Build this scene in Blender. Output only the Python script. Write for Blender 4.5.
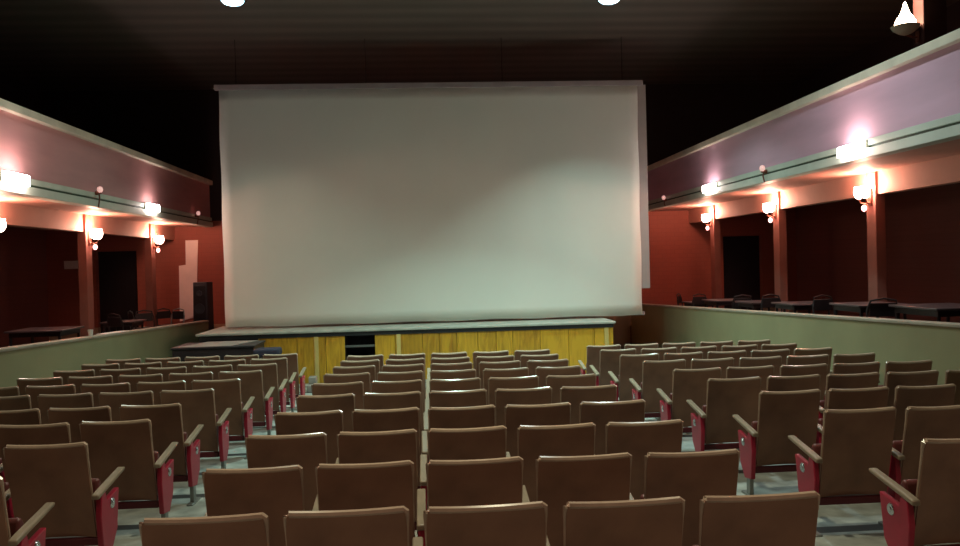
import bpy, bmesh, math, random
from mathutils import Vector, Matrix
random.seed(7)
R = math.radians
S = bpy.context.scene
COL = S.collection
for o in list(bpy.data.objects): bpy.data.objects.remove(o)

# ------------------------------------------------------------ camera
EYE = 1.72
F_PX, YAW, PITCH, ROLL = 800.0, R(3.86), R(-0.745), R(1.5)
fw = Vector((math.sin(YAW)*math.cos(PITCH), math.cos(YAW)*math.cos(PITCH), math.sin(PITCH)))
r0 = Vector((math.cos(YAW), -math.sin(YAW), 0)); u0 = r0.cross(fw)
rt = r0*math.cos(ROLL) - u0*math.sin(ROLL); up = u0*math.cos(ROLL) + r0*math.sin(ROLL)
cd = bpy.data.cameras.new('camera'); cam = bpy.data.objects.new('camera', cd); COL.objects.link(cam)
cd.sensor_width = 36; cd.lens = F_PX/960*36; cd.clip_end = 200; cd.clip_start = .05
cam.matrix_world = Matrix(((rt.x, up.x, -fw.x, 0), (rt.y, up.y, -fw.y, 0), (rt.z, up.z, -fw.z, EYE), (0, 0, 0, 1)))
S.camera = cam
def project(p):
    d = Vector(p) - Vector((0, 0, EYE)); z = d.dot(fw)
    if z < .1: return (-9999, -9999)
    return 480 + F_PX*d.dot(rt)/z, 273 - F_PX*d.dot(up)/z

# ------------------------------------------------------------ world, exposure
w = bpy.data.worlds.new('world'); S.world = w; w.use_nodes = True
w.node_tree.nodes['Background'].inputs[0].default_value = (.5, .5, .6, 1)
w.node_tree.nodes['Background'].inputs[1].default_value = 0.02
S.view_settings.view_transform = 'Standard'; S.view_settings.look = 'None'
S.view_settings.exposure = 0.0; S.view_settings.gamma = 1; S.view_settings.use_curve_mapping = False

CEIL = 6.3
# x, y, relative power, colour, spread; after the first two, unseen added fill lights
CEILING_AND_FILL = [(-3.12, 13.75, .22, (.60, 1.0, .82), 96), (3.30, 13.75, .80, (.66, 1.0, .92), 96), (-3.2, 9.6, .62, (.82, 1, .84), 132), (3.3, 9.6, 1.15, (.80, 1, .96), 132), (.6, 11.5, 2.1, (.64, 1, .86), 100), (.3, 5.2, 1.0, (1, .95, .66), 112), (-2.6, 0.2, .60, (1, .68, .50), 105), (2.8, 0.2, .46, (1, .68, .50), 105)]
LAMP_W = 85          # watts per ceiling or fill light
COOL = (.80, 1.0, .90)
WARM = (1.0, .50, .34)
def light(name, kind, loc, power, color, size=.1, rot=None, size_y=None):
    l = bpy.data.lights.new(name, kind); l.energy = power; l.color = color
    if kind == 'AREA':
        l.shape = 'DISK'; l.size = size
        if size_y: l.shape = 'RECTANGLE'; l.size_y = size_y
    elif kind == 'POINT': l.shadow_soft_size = size
    o = bpy.data.objects.new(name, l); COL.objects.link(o); o.location = loc
    if rot: o.rotation_euler = rot
    return o
for x, y, k, c, sp in CEILING_AND_FILL:
    light('ceiling_or_fill_light', 'AREA', (x, y, CEIL-.17), LAMP_W*k, c, .34).data.spread = R(sp)

# ------------------------------------------------------------ materials
def nodes(name):
    m = bpy.data.materials.new(name); m.use_nodes = True
    nt = m.node_tree; return m, nt, nt.nodes['Principled BSDF']
def mat(name, col, rough=.6, metal=0, var=.15, scale=3.0, bump=0, emit=None, strength=0, stretch=(1, 1, 1), spec=.5, coat=0, detail=4):
    m, nt, b = nodes(name)
    tc = nt.nodes.new('ShaderNodeTexCoord'); mp = nt.nodes.new('ShaderNodeMapping'); mp.inputs['Scale'].default_value = stretch
    nz = nt.nodes.new('ShaderNodeTexNoise'); nz.inputs['Scale'].default_value = scale; nz.inputs['Detail'].default_value = detail
    nt.links.new(tc.outputs['Object'], mp.inputs[0]); nt.links.new(mp.outputs[0], nz.inputs['Vector'])
    rp = nt.nodes.new('ShaderNodeValToRGB')
    rp.color_ramp.elements[0].position = .3; rp.color_ramp.elements[1].position = .72
    rp.color_ramp.elements[0].color = tuple(c*(1-var) for c in col)+(1,)
    rp.color_ramp.elements[1].color = tuple(min(1, c*(1+var)) for c in col)+(1,)
    nt.links.new(nz.outputs[0], rp.inputs[0]); nt.links.new(rp.outputs[0], b.inputs['Base Color'])
    b.inputs['Roughness'].default_value = rough; b.inputs['Metallic'].default_value = metal
    b.inputs['Specular IOR Level'].default_value = spec; b.inputs['Coat Weight'].default_value = coat
    if bump:
        bp = nt.nodes.new('ShaderNodeBump'); bp.inputs['Strength'].default_value = bump; bp.inputs['Distance'].default_value = .01
        nt.links.new(nz.outputs[0], bp.inputs['Height']); nt.links.new(bp.outputs[0], b.inputs['Normal'])
    if emit:
        b.inputs['Emission Color'].default_value = emit+(1,); b.inputs['Emission Strength'].default_value = strength
    return m
M = {}
M['back'] = mat('brown_vinyl', (.27, .145, .092), .42, var=.22, scale=4, bump=.05, spec=.35)
M['edge'] = mat('tan_rolled_edge', (.46, .34, .25), .22, var=.15, scale=9, spec=.7)
M['cushion'] = mat('dark_seat_vinyl', (.13, .03, .028), .45, var=.2)
M['arm'] = mat('worn_wood_arm', (.26, .205, .14), .40, var=.25, scale=6, stretch=(4, .6, 4))
M['red'] = mat('crimson_paint', (.36, .012, .04), .4, var=.2, scale=5)
M['maroon'] = mat('dark_maroon_paint', (.10, .008, .015), .5, var=.2)
M['steel'] = mat('grey_steel', (.25, .26, .25), .4, metal=.7, var=.2)
M['chrome'] = mat('bright_steel', (.6, .6, .6), .2, metal=1, var=.1)
M['dark'] = mat('dark_paint', (.02, .02, .022), .5, var=.3)
M['screen'] = mat('screen_cloth', (.84, .87, .80), .95, var=.035, scale=.5, spec=.1)
M['masking'] = mat('screen_masking', (.45, .40, .38), .9, var=.05)
M['batten'] = mat('batten_grey', (.38, .33, .34), .7, var=.1)
M['shade'] = mat('frosted_glass_lit', (.9, .8, .75), .5, emit=(1.0, .62, .50), strength=22, var=.02)
M['shade2'] = mat('frosted_glass_warm', (.9, .6, .55), .3, emit=(1.0, .40, .36), strength=6, var=.02)
M['diffuser'] = mat('white_diffuser_lit', (.9, .9, .9), .5, emit=(1.0, .86, .80), strength=26, var=.02)
M['cool_diff'] = mat('cool_diffuser_lit', (.8, .9, 1), .5, emit=(.50, .80, 1.0), strength=6, var=.02)
M['brass'] = mat('dull_brass', (.25, .10, .07), .35, metal=.8, var=.2)
M['bulb'] = mat('clear_bulb_glint', (.9, .75, .72), .08, var=.02, spec=1, emit=(1, .5, .45), strength=.6)  # weak emission stands in for the glint on the unlit bulbs
M['rail'] = mat('cream_rail_paint', (.72, .68, .56), .5, var=.18, scale=2)
M['fascia'] = mat('mauve_panel_paint', (.62, .40, .52), .55, var=.16, scale=1.2, stretch=(1, .35, 2))
M['fascia_warm_lit'] = mat('mauve_panel_warm_light', (.60, .31, .32), .55, var=.16, scale=1.2, stretch=(1, .35, 2))  # same mauve panels, with the redder light put into the colour
M['mould'] = mat('pale_green_moulding', (.55, .62, .54), .5, var=.10, scale=2)
M['groove'] = mat('dark_green_groove', (.05, .09, .06), .6)
M['soffit'] = mat('salmon_soffit_paint', (.62, .33, .26), .65, var=.10, scale=1.5)
M['column'] = mat('brown_red_column_paint', (.30, .115, .085), .6, var=.12, scale=3)
M['olive'] = mat('olive_wall_paint', (.27, .255, .135), .75, var=.10, scale=1.2)
M['cap'] = mat('parapet_cap', (.34, .30, .23), .6, var=.2)
M['platform'] = mat('dark_platform_floor', (.10, .06, .05), .7, var=.3)
M['tabletop'] = mat('dark_tabletop', (.06, .045, .05), .34, var=.25, spec=.7)
M['blackwood'] = mat('black_wood', (.018, .012, .014), .5, var=.3)
M['pale_top'] = mat('worn_grey_top', (.30, .25, .22), .5, var=.3, scale=5, stretch=(.5, 2, 1))
M['slab'] = mat('stage_top_grey', (.42, .42, .36), .6, var=.2, scale=4)
M['paper'] = mat('white_board', (.93, .84, .80), .7, var=.06)
M['speaker'] = mat('speaker_black', (.030, .034, .045), .5, var=.2)
M['cone'] = mat('speaker_cone', (.012, .012, .015), .35)
M['navy'] = mat('dark_navy_cloth', (.02, .02, .04), .8)
M['cup'] = mat('white_cup', (.7, .68, .62), .4, var=.03)
M['void'] = mat('unlit_black', (.012, .008, .011), .9)  # black colour stands in for the unlit depth of doorways and hatch
M['balcony_dark'] = mat('dark_upper_wall', (.045, .018, .020), .85, var=.3)

def m_ceiling():
    m, nt, b = nodes('ceiling_brown_boards')
    tc = nt.nodes.new('ShaderNodeTexCoord'); mp = nt.nodes.new('ShaderNodeMapping'); mp.inputs['Scale'].default_value = (.6, 3.0, 1)
    nz = nt.nodes.new('ShaderNodeTexNoise'); nz.inputs['Scale'].default_value = 1.3; nz.inputs['Detail'].default_value = 5
    wv = nt.nodes.new('ShaderNodeTexWave'); wv.bands_direction = 'Y'; wv.inputs['Scale'].default_value = .55; wv.inputs['Distortion'].default_value = .3
    mx = nt.nodes.new('ShaderNodeMath'); mx.operation = 'MULTIPLY'
    rp = nt.nodes.new('ShaderNodeValToRGB'); rp.color_ramp.elements[0].color = (.11, .082, .070, 1); rp.color_ramp.elements[1].color = (.21, .165, .14, 1)
    nt.links.new(tc.outputs['Object'], mp.inputs[0]); nt.links.new(mp.outputs[0], nz.inputs['Vector']); nt.links.new(tc.outputs['Object'], wv.inputs['Vector'])
    nt.links.new(nz.outputs[0], mx.inputs[0]); nt.links.new(wv.outputs[0], mx.inputs[1]); nt.links.new(mx.outputs[0], rp.inputs[0])
    nt.links.new(rp.outputs[0], b.inputs['Base Color']); b.inputs['Roughness'].default_value = .55
    return m
M['ceiling'] = m_ceiling()
def m_floor():
    m, nt, b = nodes('grey_terrazzo_floor')
    tc = nt.nodes.new('ShaderNodeTexCoord')
    nz = nt.nodes.new('ShaderNodeTexNoise'); nz.inputs['Scale'].default_value = 6; nz.inputs['Detail'].default_value = 8
    rp = nt.nodes.new('ShaderNodeValToRGB'); rp.color_ramp.elements[0].color = (.20, .215, .20, 1); rp.color_ramp.elements[1].color = (.42, .45, .42, 1)
    rp.color_ramp.elements[0].position = .3; rp.color_ramp.elements[1].position = .7
    sp = nt.nodes.new('ShaderNodeSeparateXYZ'); mo = nt.nodes.new('ShaderNodeMath'); mo.operation = 'MODULO'; mo.inputs[1].default_value = .87
    gt = nt.nodes.new('ShaderNodeMath'); gt.operation = 'LESS_THAN'; gt.inputs[1].default_value = .13
    ad = nt.nodes.new('ShaderNodeMath'); ad.operation = 'ADD'; ad.inputs[1].default_value = 20
    mx = nt.nodes.new('ShaderNodeMix'); mx.data_type = 'RGBA'
    nt.links.new(tc.outputs['Object'], nz.inputs['Vector']); nt.links.new(nz.outputs[0], rp.inputs[0])
    nt.links.new(tc.outputs['Object'], sp.inputs[0]); nt.links.new(sp.outputs['Y'], ad.inputs[0]); nt.links.new(ad.outputs[0], mo.inputs[0]); nt.links.new(mo.outputs[0], gt.inputs[0])
    nt.links.new(gt.outputs[0], mx.inputs['Factor']); nt.links.new(rp.outputs[0], mx.inputs['A']); mx.inputs['B'].default_value = (.035, .035, .035, 1)
    nt.links.new(mx.outputs['Result'], b.inputs['Base Color']); b.inputs['Roughness'].default_value = .45
    return m
M['floor'] = m_floor()
def m_brickred(name, base, dado=None, dado_z=0, top=None, top_z=9):
    # painted brick; an olive dado band below and unlit darkness painted in above
    m, nt, b = nodes(name)
    tc = nt.nodes.new('ShaderNodeTexCoord'); mp = nt.nodes.new('ShaderNodeMapping'); mp.inputs['Rotation'].default_value = (R(90), 0, 0)
    br = nt.nodes.new('ShaderNodeTexBrick'); br.inputs['Scale'].default_value = 2.2
    br.inputs['Color1'].default_value = base+(1,); br.inputs['Color2'].default_value = tuple(c*.94 for c in base)+(1,); br.inputs['Mortar'].default_value = tuple(c*.86 for c in base)+(1,)
    br.inputs['Mortar Size'].default_value = .012
    nt.links.new(tc.outputs['Object'], mp.inputs[0]); nt.links.new(mp.outputs[0], br.inputs['Vector'])
    sp = nt.nodes.new('ShaderNodeSeparateXYZ'); nt.links.new(tc.outputs['Object'], sp.inputs[0])
    cur = br.outputs['Color']
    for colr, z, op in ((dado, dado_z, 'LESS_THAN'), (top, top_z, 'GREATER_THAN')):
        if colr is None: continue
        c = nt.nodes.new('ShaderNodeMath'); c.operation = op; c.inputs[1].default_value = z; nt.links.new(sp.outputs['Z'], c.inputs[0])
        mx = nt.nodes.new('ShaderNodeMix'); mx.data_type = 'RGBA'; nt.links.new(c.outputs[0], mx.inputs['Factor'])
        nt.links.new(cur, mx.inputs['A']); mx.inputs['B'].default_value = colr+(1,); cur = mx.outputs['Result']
    nt.links.new(cur, b.inputs['Base Color']); b.inputs['Roughness'].default_value = .7
    return m
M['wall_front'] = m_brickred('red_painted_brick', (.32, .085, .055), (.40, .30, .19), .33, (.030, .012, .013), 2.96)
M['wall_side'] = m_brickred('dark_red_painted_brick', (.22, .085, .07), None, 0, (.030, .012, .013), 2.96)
def m_board():
    m, nt, b = nodes('varnished_yellow_boards')
    tc = nt.nodes.new('ShaderNodeTexCoord'); mp = nt.nodes.new('ShaderNodeMapping'); mp.inputs['Scale'].default_value = (6, 6, .9)
    nz = nt.nodes.new('ShaderNodeTexNoise'); nz.inputs['Scale'].default_value = 2; nz.inputs['Detail'].default_value = 7; nz.inputs['Distortion'].default_value = 1.2
    oi = nt.nodes.new('ShaderNodeObjectInfo')
    rp = nt.nodes.new('ShaderNodeValToRGB'); rp.color_ramp.elements[0].color = (.33, .15, .010, 1); rp.color_ramp.elements[1].color = (.66, .36, .025, 1)
    rp.color_ramp.elements[0].position = .25; rp.color_ramp.elements[1].position = .7
    ad = nt.nodes.new('ShaderNodeMath'); ad.operation = 'MULTIPLY_ADD'; ad.inputs[1].default_value = .30
    nt.links.new(oi.outputs['Random'], ad.inputs[0]); nt.links.new(tc.outputs['Object'], mp.inputs[0]); nt.links.new(mp.outputs[0], nz.inputs['Vector'])
    sb = nt.nodes.new('ShaderNodeMath'); sb.operation = 'SUBTRACT'; sb.inputs[1].default_value = .12
    nt.links.new(nz.outputs[0], ad.inputs[2]); nt.links.new(ad.outputs[0], sb.inputs[0]); nt.links.new(sb.outputs[0], rp.inputs[0]); nt.links.new(rp.outputs[0], b.inputs['Base Color'])
    b.inputs['Roughness'].default_value = .4
    return m
M['board'] = m_board()
M['board_lt'] = mat('pale_batten_wood', (.62, .46, .15), .5, var=.15)

# ------------------------------------------------------------ mesh helpers
def box(bm, x0, x1, y0, y1, z0, z1, shear=None):
    vs = [bm.verts.new((x, y, z)) for x in (x0, x1) for y in (y0, y1) for z in (z0, z1)]
    for f in ((0, 1, 3, 2), (4, 6, 7, 5), (0, 4, 5, 1), (2, 3, 7, 6), (0, 2, 6, 4), (1, 5, 7, 3)): bm.faces.new([vs[i] for i in f])
    return vs
def prism(bm, pts, axis, a, b):
    # extrude 2D outline along axis between a and b
    def v(p, t): return {'x': (t, p[0], p[1]), 'y': (p[0], t, p[1]), 'z': (p[0], p[1], t)}[axis]
    A = [bm.verts.new(v(p, a)) for p in pts]; B = [bm.verts.new(v(p, b)) for p in pts]
    bm.faces.new(A); bm.faces.new(B[::-1]); n = len(pts)
    for i in range(n): bm.faces.new((A[i], B[i], B[(i+1) % n], A[(i+1) % n]))
def tube(bm, pts, r, n=8, caps=True):
    pts = [Vector(p) for p in pts]; rings = []
    rr = r if isinstance(r, (list, tuple)) else [r]*len(pts)
    for i, p in enumerate(pts):
        d = (pts[min(i+1, len(pts)-1)] - pts[max(i-1, 0)]).normalized()
        a = Vector((0, 0, 1)) if abs(d.z) < .9 else Vector((1, 0, 0))
        u = d.cross(a).normalized(); v = d.cross(u)
        rings.append([bm.verts.new(p + (u*math.cos(t) + v*math.sin(t))*rr[i]) for t in [2*math.pi*k/n for k in range(n)]])
    for a, b in zip(rings, rings[1:]):
        for k in range(n): bm.faces.new((a[k], a[(k+1) % n], b[(k+1) % n], b[k]))
    if caps: bm.faces.new(rings[0][::-1]); bm.faces.new(rings[-1])
def lathe(bm, prof, c, n=20, axis='z'):
    rings = []
    for r_, h in prof:
        ring = []
        for k in range(n):
            t = 2*math.pi*k/n; a, b = max(r_, 1e-4)*math.cos(t), max(r_, 1e-4)*math.sin(t)
            p = {'z': (a, b, h), 'x': (h, a, b), 'y': (a, h, b)}[axis]
            ring.append(bm.verts.new((c[0]+p[0], c[1]+p[1], c[2]+p[2])))
        rings.append(ring)
    for a, b in zip(rings, rings[1:]):
        for k in range(n): bm.faces.new((a[k], a[(k+1) % n], b[(k+1) % n], b[k]))
    bm.faces.new(rings[0][::-1]); bm.faces.new(rings[-1])
def obj(name, bm, m, parent=None, bevel=0, smooth=True, seg=2):
    bmesh.ops.recalc_face_normals(bm, faces=bm.faces)
    me = bpy.data.meshes.new(name); bm.to_mesh(me); bm.free(); me.materials.append(m)
    if smooth: me.shade_smooth()
    o = bpy.data.objects.new(name, me); COL.objects.link(o)
    if parent: o.parent = parent
    if bevel:
        b = o.modifiers.new('bevel', 'BEVEL'); b.width = bevel; b.segments = seg; b.limit_method = 'ANGLE'
    if smooth:
        es = me.attributes.get('sharp_edge') or me.attributes.new('sharp_edge', 'BOOLEAN', 'EDGE')
        bm2 = bmesh.new(); bm2.from_mesh(me)
        for i, e in enumerate(bm2.edges):
            es.data[i].value = len(e.link_faces) == 2 and e.calc_face_angle(0) > R(38)
        bm2.free()
    return o
def tag(o, label=None, cat=None, group=None, kind=None):
    if label: o['label'] = label
    if cat: o['category'] = cat
    if group: o['group'] = group
    if kind: o['kind'] = kind
    return o
def thing(name, label, cat, loc=(0, 0, 0), rz=0, group=None):
    o = bpy.data.objects.new(name, None); COL.objects.link(o); o.location = loc; o.rotation_euler = (0, 0, rz)
    o.empty_display_size = .1
    return tag(o, label, cat, group)
def dup(root, loc, rz, label, group=None):
    r = root.copy(); COL.objects.link(r); r.location = loc; r.rotation_euler = (0, 0, rz); r['label'] = label
    if group: r['group'] = group
    for ch in list(root.children):
        c = ch.copy(); COL.objects.link(c); c.parent = r
        for g in ch.children:
            d = g.copy(); COL.objects.link(d); d.parent = c
    return r
def struct(name, bm, m, label=None, bevel=0, smooth=False):
    o = obj(name, bm, m, None, bevel, smooth); tag(o, label, None, None, 'structure'); return o
def sbox(name, a, m, label=None, bevel=0):
    bm = bmesh.new(); box(bm, *a); return struct(name, bm, m, label, bevel)

# ------------------------------------------------------------ shell
SL = .0325
def fz(y): return -SL*y
YB, YF = -3.0, 20.8          # back and front wall planes
XL, XR = -9.5, 9.9
bm = bmesh.new()
prism(bm, [(YB-.2, fz(YB)), (YF+.2, fz(YF)), (YF+.2, fz(YF)-.3), (YB-.2, fz(YB)-.3)], 'x', -5.0, 5.4); struct('floor', bm, M['floor'], 'grey hall floor sloping down to the stage')
sbox('ceiling', (XL-.2, XR+.2, YB-.2, YF+.2, CEIL, CEIL+.2), M['ceiling'], 'dark brown boarded ceiling')
# front wall with two dark doorways below the balconies
DOORS = [(-8.30, -7.30), (7.9, 8.95)]
DZ = 2.25
bm = bmesh.new()
box(bm, XL-.2, DOORS[0][0], YF, YF+.2, -1.2, CEIL); box(bm, DOORS[0][1], DOORS[1][0], YF, YF+.2, -1.2, CEIL); box(bm, DOORS[1][1], XR+.2, YF, YF+.2, -1.2, CEIL)
for d in DOORS: box(bm, d[0], d[1], YF, YF+.2, DZ, CEIL); box(bm, d[0], d[1], YF, YF+.2, -1.2, .0)
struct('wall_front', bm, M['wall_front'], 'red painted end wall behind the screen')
for i, d in enumerate(DOORS):
    bm = bmesh.new(); box(bm, d[0]-.02, d[1]+.02, YF+.15, YF+.22, 0, DZ+.02); struct('doorway_shade_%d' % (i+1), bm, M['void'], 'black sheet standing in for the unlit depth of a doorway in the end wall')
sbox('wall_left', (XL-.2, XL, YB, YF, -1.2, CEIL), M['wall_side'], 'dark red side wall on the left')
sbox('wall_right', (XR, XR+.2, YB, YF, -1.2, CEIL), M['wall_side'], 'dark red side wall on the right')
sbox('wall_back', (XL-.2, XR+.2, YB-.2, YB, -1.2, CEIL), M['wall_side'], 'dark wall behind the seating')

# side platforms with low olive parapets following the slope
PH = .63
for side, xp, xo, ph, ye in (('left', -4.95, XL, 1.14, 18.5), ('right', 5.32, XR, 1.19, 20.6)):
    s = -1 if xp < 0 else 1
    bm = bmesh.new(); a, b = sorted((xp+s*.02, xo))
    prism(bm, [(YB, fz(YB)+PH), (YF, fz(YF)+PH), (YF, fz(YF)-.3), (YB, fz(YB)-.3)], 'x', a, b)
    struct('floor_'+side, bm, M['platform'], 'dark raised side floor behind the %s parapet' % side)
    bm = bmesh.new(); a, b = sorted((xp, xp+s*.14))
    prism(bm, [(YB, fz(YB)+ph), (ye, fz(ye)+ph), (ye, fz(ye)-.05), (YB, fz(YB)-.05)], 'x', a, b)
    struct('wall_parapet_'+side, bm, M['olive'], 'low olive parapet wall along the %s side' % side)
    bm = bmesh.new(); a, b = sorted((xp-s*.015, xp+s*.17))
    prism(bm, [(YB, fz(YB)+ph+.035), (ye, fz(ye)+ph+.035), (ye, fz(ye)+ph-.002), (YB, fz(YB)+ph-.002)], 'x', a, b)
    struct('trim_%d' % (1 if s < 0 else 2), bm, M['cap'], 'worn cap on the %s parapet' % side, .008)

# balconies: rail, mauve panel, moulding, groove, beam, soffit, floor, header
n = 3
for side, xf, zt, zb, xc, zh in (('left', -5.4, 3.98, 2.80, -6.3, 2.49), ('right', 5.75, 4.07, 2.95, 6.95, 2.62)):
    s = -1 if xf < 0 else 1
    y0, y1 = YB, YF
    H = zt-zb
    def bar(nm, inset, depth, z0, z1, m, label, bev=.006):
        global n
        a, b = sorted((xf+s*inset, xf+s*(inset+depth)))
        bm = bmesh.new(); box(bm, a, b, y0, y1, z0, z1)
        if nm is None: nm = 'trim_%d' % n; n += 1
        struct(nm, bm, m, label, bev)
    bar(None, -.05, .30, zt-.115, zt, M['rail'], 'pale cream rail along the top of the %s balcony front' % side, .012)
    bar('wall_balcony_'+side, .04, .14, zb+.24, zt-.115, M['fascia'] if s > 0 else M['fascia_warm_lit'], 'mauve panel of the %s balcony front' % side, 0)
    bar(None, 0, .18, zb+.155, zb+.24, M['mould'], 'pale green upper moulding of the %s balcony' % side)
    bar(None, .03, .15, zb+.12, zb+.155, M['groove'], 'dark groove in the %s balcony moulding' % side, 0)
    bar(None, -.02, .20, zb, zb+.12, M['mould'], 'pale green lower beam of the %s balcony' % side)
    a, b = sorted((xf+s*.18, XL if s < 0 else XR))
    sbox('floor_balcony_'+side, (a, b, y0, y1, zb+.02, zb+.14), M['soffit'], 'salmon soffit under the %s balcony' % side)
    a, b = sorted((xc+s*.04, xc+s*.22))
    sbox('trim_%d' % n, (a, b, y0, y1, zh, zb+.02), M['soffit'], 'salmon header beam over the %s columns' % side); n += 1

# ------------------------------------------------------------ columns with sconces
def column(x, y, zb, label):
    s = -1 if x < 0 else 1
    t = thing('column', label, 'column', (x+s*.08, y, fz(y)+PH), 0, 'columns under the balconies')
    h = zb+.02-(fz(y)+PH)
    bm = bmesh.new(); box(bm, -.08, .08, -.13, .13, 0, h); obj('shaft', bm, M['column'], t, .01)
    bm = bmesh.new(); box(bm, -.10, .10, -.15, .15, 0, .14); obj('base', bm, M['column'], t, .01)
def sconce(x, y, z, label, power=60):
    # x: column inner face; the arms reach towards the hall
    s = 1 if x < 0 else -1
    t = thing('wall_sconce', label, 'wall lamp', (x, y, z), 0, 'lit sconces on the columns')
    bm = bmesh.new(); box(bm, 0 if s > 0 else -.025, .025 if s > 0 else 0, -.05, .05, -.18, .10); obj('backplate', bm, M['brass'], t, .008)
    for dy in (-.09, .09):
        bm = bmesh.new(); tube(bm, [(0, 0, -.10), (s*.06, dy*.5, -.14), (s*.12, dy, -.12), (s*.14, dy, -.05)], .010); a = obj('arm', bm, M['brass'], t)
        bm = bmesh.new(); lathe(bm, [(.022, -.06), (.05, -.035), (.074, .01), (.078, .06), (.062, .10), (.070, .13), (.058, .13), (.045, .04), (.01, 0)], (s*.14, dy, 0), 18)
        obj('lamp_shade', bm, M['shade'], t)
    bm = bmesh.new(); lathe(bm, [(.006, -.16), (.03, -.175), (.042, -.21), (.030, -.245), (.004, -.262)], (s*.11, 0, 0), 16); obj('glass_drop', bm, M['shade2'], t)
    bm = bmesh.new(); tube(bm, [(0, 0, -.12), (s*.06, 0, -.13), (s*.11, 0, -.165)], .008, 6); obj('drop_arm', bm, M['brass'], t)
    light('sconce_light', 'POINT', (x+s*.10, y, z+.16), power*(1 if x > 0 else .85), WARM, .05)
RS = [(6.95, 12.05), (6.95, 15.45), (6.95, 19.0)]; LS = [(-6.3, 12.0), (-6.3, 15.5), (-6.3, 19.05)]
pos = ['nearest the seats', 'in the middle', 'nearest the screen']
for (x, y), p in zip(RS, pos):
    column(x, y, 2.95, 'brown-red square column under the right balcony, %s' % p); sconce(x, y, 2.62, 'glowing two-shade sconce on the right-hand column %s' % p)
for (x, y), p in zip(LS, ['cut by the left photo edge', 'second from the screen', 'nearest the screen']):
    column(x, y, 2.80, 'brown-red square column under the left balcony, %s' % p); sconce(x, y, 2.41, 'glowing two-shade sconce on the left-hand column %s' % p)

# ------------------------------------------------------------ lamps on the balcony beams
def beam_lamp(xf, y, z, label):
    s = 1 if xf < 0 else -1
    t = thing('bulkhead_lamp', label, 'wall lamp', (xf, y, z), 0, 'lit box lamps on the balcony beams')
    bm = bmesh.new(); a, b = sorted((0, s*.045)); box(bm, a, b, -.31, .31, -.085, .085); obj('housing', bm, M['rail'], t, .008)
    bm = bmesh.new(); a, b = sorted((s*.045, s*.12)); box(bm, a, b, -.295, .295, -.075, .075); obj('diffuser', bm, M['diffuser'], t, .02, seg=3)
    light('bulkhead_light', 'POINT', (xf+s*.24, y, z), 15 if y < 14 else 4, (1, .62, .52), .12)
def bulb_holder(xf, y, z, zb, label):
    s = 1 if xf < 0 else -1
    t = thing('bulb_holder', label, 'lamp', (xf, y, z), 0, 'small bulbs hanging from the balcony beams')
    bm = bmesh.new(); lathe(bm, [(.035, 0), (.035, s*.03), (.02, s*.04), (.02, s*.09)], (0, 0, 0), 14, 'x'); obj('socket', bm, M['brass'], t)
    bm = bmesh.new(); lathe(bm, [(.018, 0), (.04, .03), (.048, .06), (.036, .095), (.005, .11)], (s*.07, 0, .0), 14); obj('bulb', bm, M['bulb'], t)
    bm = bmesh.new(); tube(bm, [(s*.05, 0, 0), (s*.06, .0, -.08), (s*.035, 0, zb-z-.01)], .012, 6); obj('cord', bm, M['brass'], t)
beam_lamp(5.77, 10.32, 3.09, 'blazing white box lamp on the right balcony beam, nearest the seats')
beam_lamp(5.77, 15.67, 3.09, 'blazing white box lamp on the right balcony beam, nearer the screen')
beam_lamp(-5.42, 10.93, 2.98, 'blazing white box lamp on the left balcony beam at the photo edge')
beam_lamp(-5.42, 16.21, 2.97, 'blazing white box lamp on the left balcony beam, nearer the screen')
bulb_holder(5.74, 13.08, 3.12, 2.95, 'small unlit bulb with emissive glint on a cord between the right balcony box lamps')
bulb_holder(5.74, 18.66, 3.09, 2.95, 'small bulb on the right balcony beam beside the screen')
bulb_holder(-5.39, 13.59, 3.03, 2.80, 'small unlit bulb with emissive glint on a cord between the left balcony box lamps')
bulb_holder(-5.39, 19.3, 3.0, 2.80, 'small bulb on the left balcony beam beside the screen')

# uplighter on its pier above the right balcony
t = thing('pier', 'dark red pier standing on the right balcony behind the uplighter', 'pillar', (7.14, 10.8, 3.09))
bm = bmesh.new(); box(bm, -.17, .17, -.12, .12, 0, CEIL-3.09); obj('shaft', bm, M['balcony_dark'], t, .01)
t = thing('wall_uplighter', 'bright bowl uplighter on the pier above the right balcony', 'wall lamp', (6.97, 10.8, 4.84))
bm = bmesh.new(); lathe(bm, [(.02, -.10), (.09, -.07), (.16, -.02), (.19, .03), (.18, .03), (.15, -.01), (.08, -.05), (.01, -.06)], (-.19, 0, 0), 24); obj('bowl', bm, M['mould'], t)
bm = bmesh.new(); lathe(bm, [(.01, -.05), (.10, -.03), (.145, .03), (.135, .09), (.10, .15), (.06, .21), (.035, .28), (.02, .34), (.003, .37)], (-.19, 0, 0), 18); obj('bulb', bm, mat('uplighter_bulb_lit', (1, .9, .8), .4, emit=(1, .72, .45), strength=30, var=.02), t)
bm = bmesh.new(); tube(bm, [(0, 0, -.12), (-.08, 0, -.13), (-.19, 0, -.09)], .014); box(bm, -.02, 0, -.04, .04, -.2, -.04); obj('bracket', bm, M['brass'], t)
light('uplighter_light', 'POINT', (6.80, 10.8, 5.27), 30, (1, .50, .30), .05)

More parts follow.
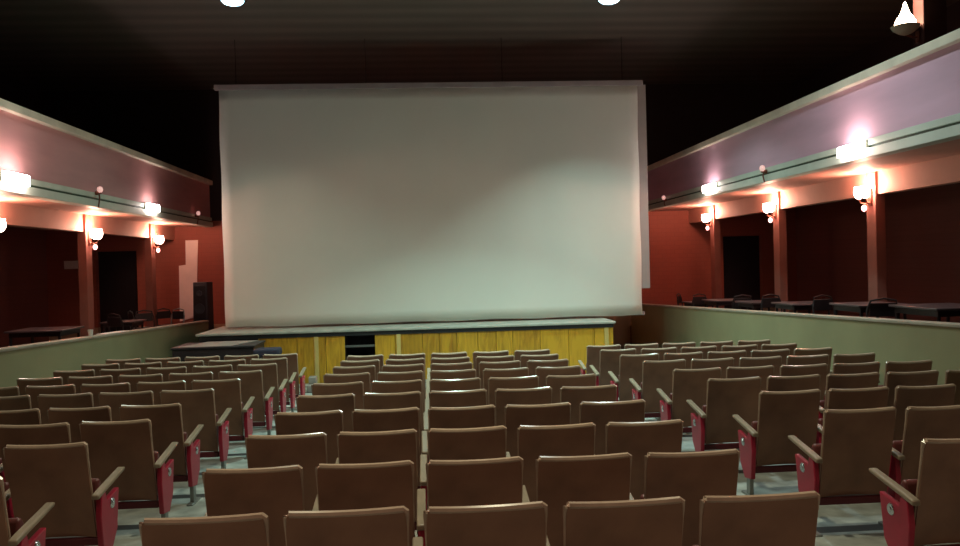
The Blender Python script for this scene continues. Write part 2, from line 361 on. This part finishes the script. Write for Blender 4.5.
# ceiling lamps
for i, (x, y, k, c, sp) in enumerate(CEILING_AND_FILL):
    if i > 1: continue
    t = thing('ceiling_lamp', 'round cool white ceiling lamp, %s above the hall' % ['left one', 'right one'][i], 'ceiling lamp', (x, y, CEIL), 0, 'round lamps on the hall ceiling')
    bm = bmesh.new(); lathe(bm, [(.24, 0), (.24, -.05), (.21, -.07), (.19, -.07)], (0, 0, 0), 28); obj('rim', bm, M['chrome'], t)
    bm = bmesh.new(); lathe(bm, [(.19, -.04), (.185, -.08), (.15, -.115), (.08, -.14), (.005, -.148)], (0, 0, 0), 28); obj('diffuser', bm, M['cool_diff'], t)

# ------------------------------------------------------------ screen
t = thing('cinema_screen', 'huge pale cinema screen hung above the wooden stage', 'screen', (.276, 16.3, .525)); SK = .921; t.scale = (SK, 1, SK)
bm = bmesh.new()
NX, NZ = 40, 20; W0, W1, H0 = -4.67, 4.53, 5.16
g = [[bm.verts.new((W0+(W1-W0)*i/NX + -.008*math.sin(j*.9)*(i in (0, NX)), .012*math.sin(i*1.3)*(.3+j/NZ), .03+(H0)*j/NZ + (.012*math.sin(i*.8) if j == 0 else 0))) for j in range(NZ+1)] for i in range(NX+1)]
for i in range(NX):
    for j in range(NZ): bm.faces.new((g[i][j], g[i+1][j], g[i+1][j+1], g[i][j+1]))
o = obj('screen_cloth', bm, M['screen'], t); sm = o.modifiers.new('thickness', 'SOLIDIFY'); sm.thickness = .012
bm = bmesh.new(); box(bm, -4.66, 4.60, .04, .10, .02, .10); obj('bottom_batten', bm, M['batten'], t, .01)
bm = bmesh.new(); box(bm, -4.76, 4.66, -.03, .06, 5.17, 5.29); obj('top_batten', bm, M['batten'], t, .012)
bm = bmesh.new(); box(bm, 4.50, 4.74, .05, .09, .62, 5.20); obj('side_strip', bm, M['masking'], t, .005)
bm = bmesh.new()
for x in (-4.3, -1.5, 1.5, 4.2): tube(bm, [(x, .02, 5.25), (x, .02, (CEIL-.525)/SK-.005)], .006, 6)
obj('hanging_cord', bm, M['void'], t)

# ------------------------------------------------------------ stage
YS = 15.4; ZS = .51
t = thing('stage', 'low stage with yellow varnished board front under the screen', 'stage', (0, YS, fz(YS)))
b0 = fz(YS)
bm = bmesh.new(); box(bm, -4.35, 3.66, -.06, YF-YS, ZS-b0-.045, ZS-b0); obj('stage_top', bm, M['slab'], t, .01)
bm = bmesh.new(); box(bm, -4.3, 3.62, -.02, .02, ZS-b0-.12, ZS-b0-.045); obj('painted_shadow', bm, M['dark'], t)  # dark strip painted in for the shade under the stage edge
bm = bmesh.new(); box(bm, -4.3, -3.21, .0, .04, -.1, ZS-b0-.12); obj('dark_panel', bm, M['blackwood'], t)
bm = bmesh.new(); box(bm, 3.58, 3.62, .04, YF-YS, -.2, ZS-b0-.045); obj('side_panel', bm, M['board'], t)
bm = bmesh.new(); box(bm, -4.3, -4.26, .04, YF-YS, -.2, ZS-b0-.045); obj('side_panel', bm, M['blackwood'], t)
xs = [q*1.013 for q in [-3.17, -2.45, -1.92, -1.56, -1.00, -.62, -.10, .22, .55, .95, 1.30, 1.62, 2.15, 2.70, 3.20, 3.57]]
for a, b in zip(xs, xs[1:]):
    bm = bmesh.new(); dz = random.uniform(-.004, .004)
    if abs(a+1.56*1.013) < .01: box(bm, a, b, dz, .04+dz, -.1, .42)         # below the open hatch
    else: box(bm, a+.004, b-.004, dz, .04+dz, -.1, ZS-b0-.12)
    obj('front_board', bm, M['board'], t, .003)
bm = bmesh.new(); box(bm, -1.58, -1.013, .45, .49, 0, ZS-b0-.12); box(bm, -1.62, -1.58, .04, .45, .3, ZS-b0-.12); box(bm, -1.013, -.97, .04, .45, .3, ZS-b0-.12); obj('hatch_recess_shade', bm, M['void'], t)
bm = bmesh.new(); box(bm, -1.58, -1.013, .06, .10, .66, .70); obj('hatch_rail', bm, M['steel'], t)
for x in (-2.12, -.56, 3.48):
    bm = bmesh.new(); box(bm, x-.04, x+.04, -.03, .0, -.05, ZS-b0-.12); obj('batten', bm, M['board_lt'], t, .004)
bm = bmesh.new(); box(bm, -2.11, -1.98, -.2, .2, .0, .12); box(bm, -2.11, -1.98, .0, .2, .12, .24)
tag(obj('step_block', bm, M['pale_top'], None, .01), 'small pale wooden step block on the floor before the stage', 'steps').location = (0, 14.2, fz(14.1)+.002)

# dark table and box left of the stage front
t = thing('long_table', 'dark long table with worn grey top left of the stage', 'table', (-3.56, 14.0, fz(14.0)))
bm = bmesh.new(); box(bm, -.72, .66, -.38, .55, .85, .885); obj('tabletop', bm, M['blackwood'], t, .008)
bm = bmesh.new(); prism(bm, [(-.60, -.36), (.25, -.36), (.55, .52), (-.35, .52)], 'z', .885, .893); obj('table_runner', bm, M['pale_top'], t)
bm = bmesh.new(); box(bm, -.70, .64, -.36, .53, .55, .85); obj('apron', bm, M['blackwood'], t, .008)
for x in (-.66, .60):
    for y in (-.32, .39):
        bm = bmesh.new(); box(bm, x-.035, x+.035, y-.035, y+.035, -.01, .56); obj('leg', bm, M['blackwood'], t, .005)
t = thing('padded_stool', 'small dark padded stool right of the dark long table', 'stool', (-2.66, 13.5, fz(13.5)))
bm = bmesh.new(); box(bm, -.21, .21, -.18, .18, .70, .83); obj('seat', bm, M['navy'], t, .04, seg=4)
for x in (-.16, .16):
    for y in (-.13, .13):
        bm = bmesh.new(); tube(bm, [(x*1.1, y*1.1, -.01), (x, y, .71)], .016); obj('leg', bm, M['dark'], t)

# poster board and loudspeaker near the left end wall
bm = bmesh.new(); prism(bm, [(-6.27, .42), (-5.86, .52), (-5.76, 2.48), (-6.07, 2.48), (-6.08, 1.86), (-6.25, 1.84)], 'y', YF-.03, YF-.004)
tag(obj('notice_board', bm, M['paper'], None, .004), 'tall stepped white board on the red end wall beside the loudspeaker', 'board')
t = thing('loudspeaker', 'tall black loudspeaker cabinet standing left of the screen', 'loudspeaker', (-5.28, 19.3, fz(19.0)+PH), R(-6))
bm = bmesh.new(); prism(bm, [(-.18, 0), (.18, 0), (.18, 1.42), (-.15, 1.42)], 'y', -.19, .19); obj('cabinet', bm, M['speaker'], t, .015)
bm = bmesh.new(); box(bm, -.14, .15, -.205, -.192, .08, 1.34); obj('grille', bm, M['cone'], t, .005)
for z, r_ in ((.38, .12), (.80, .12), (1.16, .07)):
    bm = bmesh.new(); lathe(bm, [(r_, -.206), (r_, -.22), (r_*.9, -.222), (r_*.3, -.207)], (0, 0, z), 24, 'y'); obj('driver', bm, M['speaker'], t)
t = thing('wall_sign', 'small plain pale sign plate on the wall in the left side aisle', 'sign', (-8.85, YF-.03, 1.93))
bm = bmesh.new(); box(bm, -.22, .26, 0, .025, -.10, .10); obj('plate', bm, M['paper'], t, .005)
bm = bmesh.new(); box(bm, -.24, .28, .005, .03, -.12, .12); obj('sign_frame', bm, M['column'], t, .005)

# ------------------------------------------------------------ theatre seats
SW = .50
def back_pt(u, v, off=0):
    # u -1..1 across, v 0..1 up; curved, leaning back towards the camera at the top
    z = .24 + v*.607
    y = .13 - .13*v - .0 + .035*(1-u*u) + off
    hw = (SW/2 - .010) - .004*(1-v)
    return (u*hw, y, z - .018*(1-u*u)*v)
def seat_parts(both, name, label, group):
    t = thing(name, label, 'seat', (0, 0, 0), 0, group)
    NU, NV = 10, 8
    bm = bmesh.new(); fr = []; bk = []
    for i in range(NU+1):
        u = -1+2*i/NU; a = []; b = []
        for j in range(NV+1):
            v = j/NV
            uu = u
            if j == NV: uu = u*.97
            a.append(bm.verts.new(back_pt(uu, v, .0))); b.append(bm.verts.new(back_pt(uu, v, .030)))
        bk.append(a); fr.append(b)
    for i in range(NU):
        for j in range(NV):
            bm.faces.new((bk[i][j], bk[i+1][j], bk[i+1][j+1], bk[i][j+1])); bm.faces.new((fr[i][j], fr[i][j+1], fr[i+1][j+1], fr[i+1][j]))
        bm.faces.new((bk[i][0], fr[i][0], fr[i+1][0], bk[i+1][0])); bm.faces.new((bk[i][NV], bk[i+1][NV], fr[i+1][NV], fr[i][NV]))
    for j in range(NV):
        bm.faces.new((bk[0][j], bk[0][j+1], fr[0][j+1], fr[0][j])); bm.faces.new((bk[NU][j], fr[NU][j], fr[NU][j+1], bk[NU][j+1]))
    bp = obj('backrest', bm, M['back'], t)
    # rolled edge along the sides and the top
    pts = [back_pt(-1.0, v, .015) for v in (.06, .3, .6, .87, .95)]
    c = back_pt(-.985, .988, .015); pts.append(c)
    pts += [back_pt(u, 1.0, .015) for u in [-.95+.095*2*k for k in range(11)]]
    pts.append(back_pt(.985, .988, .015)); pts += [back_pt(1.0, v, .015) for v in (.95, .87, .6, .3, .06)]
    k = len(pts); rad = [.004, .005, .006, .008, .011, .015] + [.0165]*(k-12) + [.015, .011, .008, .006, .005, .004]
    bm = bmesh.new(); tube(bm, pts, rad, 8); obj('edge_trim', bm, M['edge'], bp)['label'] = 'glossy tan rolled edge'
    # folded-up seat pan in front of the back
    bm = bmesh.new(); prism(bm, [(.19, .25), (.27, .27), (.29, .54), (.26, .58), (.23, .57), (.18, .30)], 'x', -SW/2+.035, SW/2-.035); obj('seat_cushion', bm, M['cushion'], t, .02, seg=3)
    bm = bmesh.new(); box(bm, -SW/2+.005, SW/2-.005, .13, .165, .185, .235); obj('cross_bar', bm, M['maroon'], t, .006)['label'] = 'dark maroon cross bar'
    for s in ((-1, 1) if both else (-1,)):
        x = s*.28
        bm = bmesh.new(); prism(bm, [(.02, .50), (.10, .515), (.44, .575), (.455, .59), (.44, .60), (.09, .545), (.02, .53)], 'x', x-.024, x+.024); obj('armrest', bm, M['arm'], t, .008)['label'] = 'worn pale wooden armrest'
        bm = bmesh.new(); prism(bm, [(.09, .15), (.22, .13), (.31, .24), (.34, .44), (.35, .49), (.16, .46), (.14, .52), (.08, .51), (.06, .38)], 'x', x-.018, x+.018); sp = obj('side_panel', bm, M['red'], t, .006); sp['label'] = 'crimson side panel'
        bm = bmesh.new(); lathe(bm, [(.030, -.023), (.034, -.019), (.034, .019), (.030, .023)], (x, .235, .42), 14, 'x'); lathe(bm, [(.012, -.026), (.018, -.02), (.018, .02), (.012, .026)], (x, .235, .42), 12, 'x'); obj('hinge_cap', bm, M['chrome'], sp)['label'] = 'shiny round hinge cap'
        bm = bmesh.new(); box(bm, x-.016, x+.016, .12, .19, -.01, .20); box(bm, x-.025, x+.025, .05, .28, -.012, .014); obj('leg', bm, M['steel'], t, .004)
    return t
ordn = ['first', 'second', 'third', 'fourth', 'fifth', 'sixth', 'seventh', 'eighth', 'ninth', 'tenth', 'eleventh']
protoA = protoB = None
def place(x, y, label, both, group, rz=0):
    global protoA, protoB
    z = fz(y+.15)
    P = [project((x+dx, y+dy, z+h)) for dx in (-.3, .3) for dy, h in ((0, .85), (.4, .6), (.1, .3))]
    if not any(-2 < p[0] < 962 and p[1] < 548 for p in P): return
    if both:
        if protoB is None: protoB = seat_parts(True, 'theatre_seat', label, group); protoB.location = (x, y, z); protoB.rotation_euler.z = rz
        else: dup(protoB, (x, y, z), rz, label, group)
    else:
        if protoA is None: protoA = seat_parts(False, 'theatre_seat', label, group); protoA.location = (x, y, z); protoA.rotation_euler.z = rz
        else: dup(protoA, (x, y, z), rz, label, group)
PIT = .557
CY = [3.2, 4.07, 5.0, 5.92, 6.87, 7.76, 8.62, 9.44, 10.23, 11.02]
for k, y in enumerate(CY):
    x0 = -1.15 + .25 + .004*k; PIT = .557 + .0020*k
    for i in range(5):
        jit = random.uniform(-.012, .012)
        place(x0+PIT*i, y + jit - .015*i, 'brown theatre seat, centre block, %s row from the stage, %s from the left' % (ordn[9-k], ordn[i]), i == 4, 'seats of the centre block', random.uniform(-.008, .008))
PIT = .557
LY = [4.12, 5.0, 5.83, 6.65, 7.63, 8.45, 9.32, 10.19, 11.03, 11.79]; LX = [-2.13, -2.08, -1.99, -2.02, -2.01, -1.96, -1.91, -1.90, -1.92, -1.90]
for k, (y, xe) in enumerate(zip(LY, LX)):
    for i in range(5):
        place(xe-.25-PIT*i, y + random.uniform(-.012, .012), 'brown theatre seat, left block, %s row from the stage, %s from the aisle' % (ordn[9-k], ordn[i]), i == 0, 'seats of the left block', random.uniform(-.008, .008))
RY = [4.06, 5.10, 6.07, 7.00, 7.88, 8.85, 9.73, 10.58, 11.38]; RX = [2.60, 2.60, 2.57, 2.49, 2.45, 2.41, 2.36, 2.30, 2.28]
for k, (y, xe) in enumerate(zip(RY, RX)):
    for i in range(5):
        place(xe+.25+PIT*i, y + random.uniform(-.012, .012), 'brown theatre seat, right block, %s row from the stage, %s from the aisle' % (ordn[8-k], ordn[i]), i == 4, 'seats of the right block', random.uniform(-.008, .008))

# ------------------------------------------------------------ tables and chairs on the side platforms
def pz(y): return fz(y)+PH
def cafe_table(x, y, w, d, h, rz, label, cloth=False):
    t = thing('cafe_table', label, 'table', (x, y, pz(y)), rz, 'small dark tables on the side floors')
    bm = bmesh.new(); box(bm, -w/2, w/2, -d/2, d/2, h-.03, h); obj('tabletop', bm, M['tabletop'], t, .008)
    bm = bmesh.new(); box(bm, -w/2+.05, w/2-.05, -d/2+.05, d/2-.05, h-.10, h-.03); obj('apron', bm, M['blackwood'], t)
    for sx in (-1, 1):
        for sy in (-1, 1):
            bm = bmesh.new(); a, b = sx*(w/2-.07), sy*(d/2-.07); tube(bm, [(a*1.03, b*1.03, -.01), (a, b, h-.08)], [.016, .022]); obj('leg', bm, M['blackwood'], t)
def cafe_chair(x, y, rz, label, m=None, h=.0):
    m = m or M['blackwood']
    t = thing('cafe_chair', label, 'chair', (x, y, pz(y)+h), rz, 'dark chairs on the side floors')
    bm = bmesh.new(); box(bm, -.20, .20, -.20, .20, .42, .46); obj('seat', bm, M['blackwood'], t, .015)
    for sx in (-1, 1):
        bm = bmesh.new(); tube(bm, [(sx*.20, -.20, -.005), (sx*.18, -.17, .43)], .012); obj('leg', bm, m, t)
        bm = bmesh.new(); tube(bm, [(sx*.20, .23, -.005), (sx*.18, .18, .43)], .012); obj('leg', bm, m, t)
    bm = bmesh.new(); tube(bm, [(-.18, .18, .43), (-.19, .22, .68), (-.15, .24, .80), (0, .245, .83), (.15, .24, .80), (.19, .22, .68), (.18, .18, .43)], .013); obj('back_frame', bm, m, t)
    bm = bmesh.new(); box(bm, -.17, .17, .215, .235, .60, .77); obj('backrest', bm, M['blackwood'], t, .008)
cafe_table(6.15, 10.75, .75, .80, .73, 0, 'dark table in front of the nearest right-hand column')
cafe_table(6.15, 9.15, .80, .95, .73, 0, 'dark wide table nearest the camera behind the right parapet')
cafe_table(6.15, 12.75, .70, .80, .71, 0, 'dark table between the two nearer right-hand columns')
cafe_table(6.15, 14.35, .70, .80, .71, 0, 'dark table before the middle right-hand column')
cafe_table(6.15, 16.1, .75, .80, .72, 0, 'dark table farthest but one behind the right parapet')
cafe_table(6.1, 17.6, .60, .60, .66, 0, 'small dark table at the screen end of the right parapet')
for x, y, rz, l in ((6.1, 11.65, .2, 'dark chair between two tables beside the nearest right column'), (5.8, 9.95, 2.9, 'dark chair between the two nearest tables on the right'),
                    (6.1, 13.55, .1, 'dark chair left of the table by the middle right column'), (6.1, 15.25, 3.0, 'dark chair behind the middle right column'),
                    (6.0, 16.85, .3, 'dark chair between the two farthest tables on the right'), (6.2, 18.6, 1.0, 'dark chair alone at the far end of the right parapet')):
    cafe_chair(x, y, rz, l, None, 0)
cafe_table(-5.9, 12.8, .85, .80, .66, 0, 'low dark table behind the left parapet near the photo edge')
cafe_table(-5.9, 16.0, .65, .70, .66, 0, 'dark table just past the middle left column')
for x, y, rz, l, m in ((-5.6, 10.75, 1.2, 'metal framed chair at the left photo edge behind the parapet', M['steel']), (-5.75, 16.9, .6, 'dark chair right of the far left table', None),
                       (-6.1, 17.6, 2.2, 'dark chair behind the group at the far left', M['steel']), (-5.6, 17.9, -.5, 'dark chair in the middle of the far left group', M['steel']),
                       (-5.9, 18.8, .9, 'dark chair nearest the white board on the left', None), (-5.5, 15.0, 2.6, 'dark chair beside the middle left column', None)):
    cafe_chair(x, y, rz, l, m, 0)
y = 12.3
bm = bmesh.new(); lathe(bm, [(.028, 0), (.04, .09), (.042, .095), (.038, .095), (.026, .01)], (-5.02, y, fz(y)+1.14+.035), 16)
tag(obj('cup', bm, M['cup']), 'small white cup standing on the left parapet cap', 'cup')
bm = bmesh.new(); box(bm, -.07, .07, -.5, .5, 0, .012); o = obj('paper_sheet', bm, M['paper'], None, .002)
o.location = (-5.03, 13.2, fz(13.2)+1.14+.036); o.rotation_euler = (-math.atan(SL), 0, 0); tag(o, 'flat pale board lying on the left parapet cap', 'board')
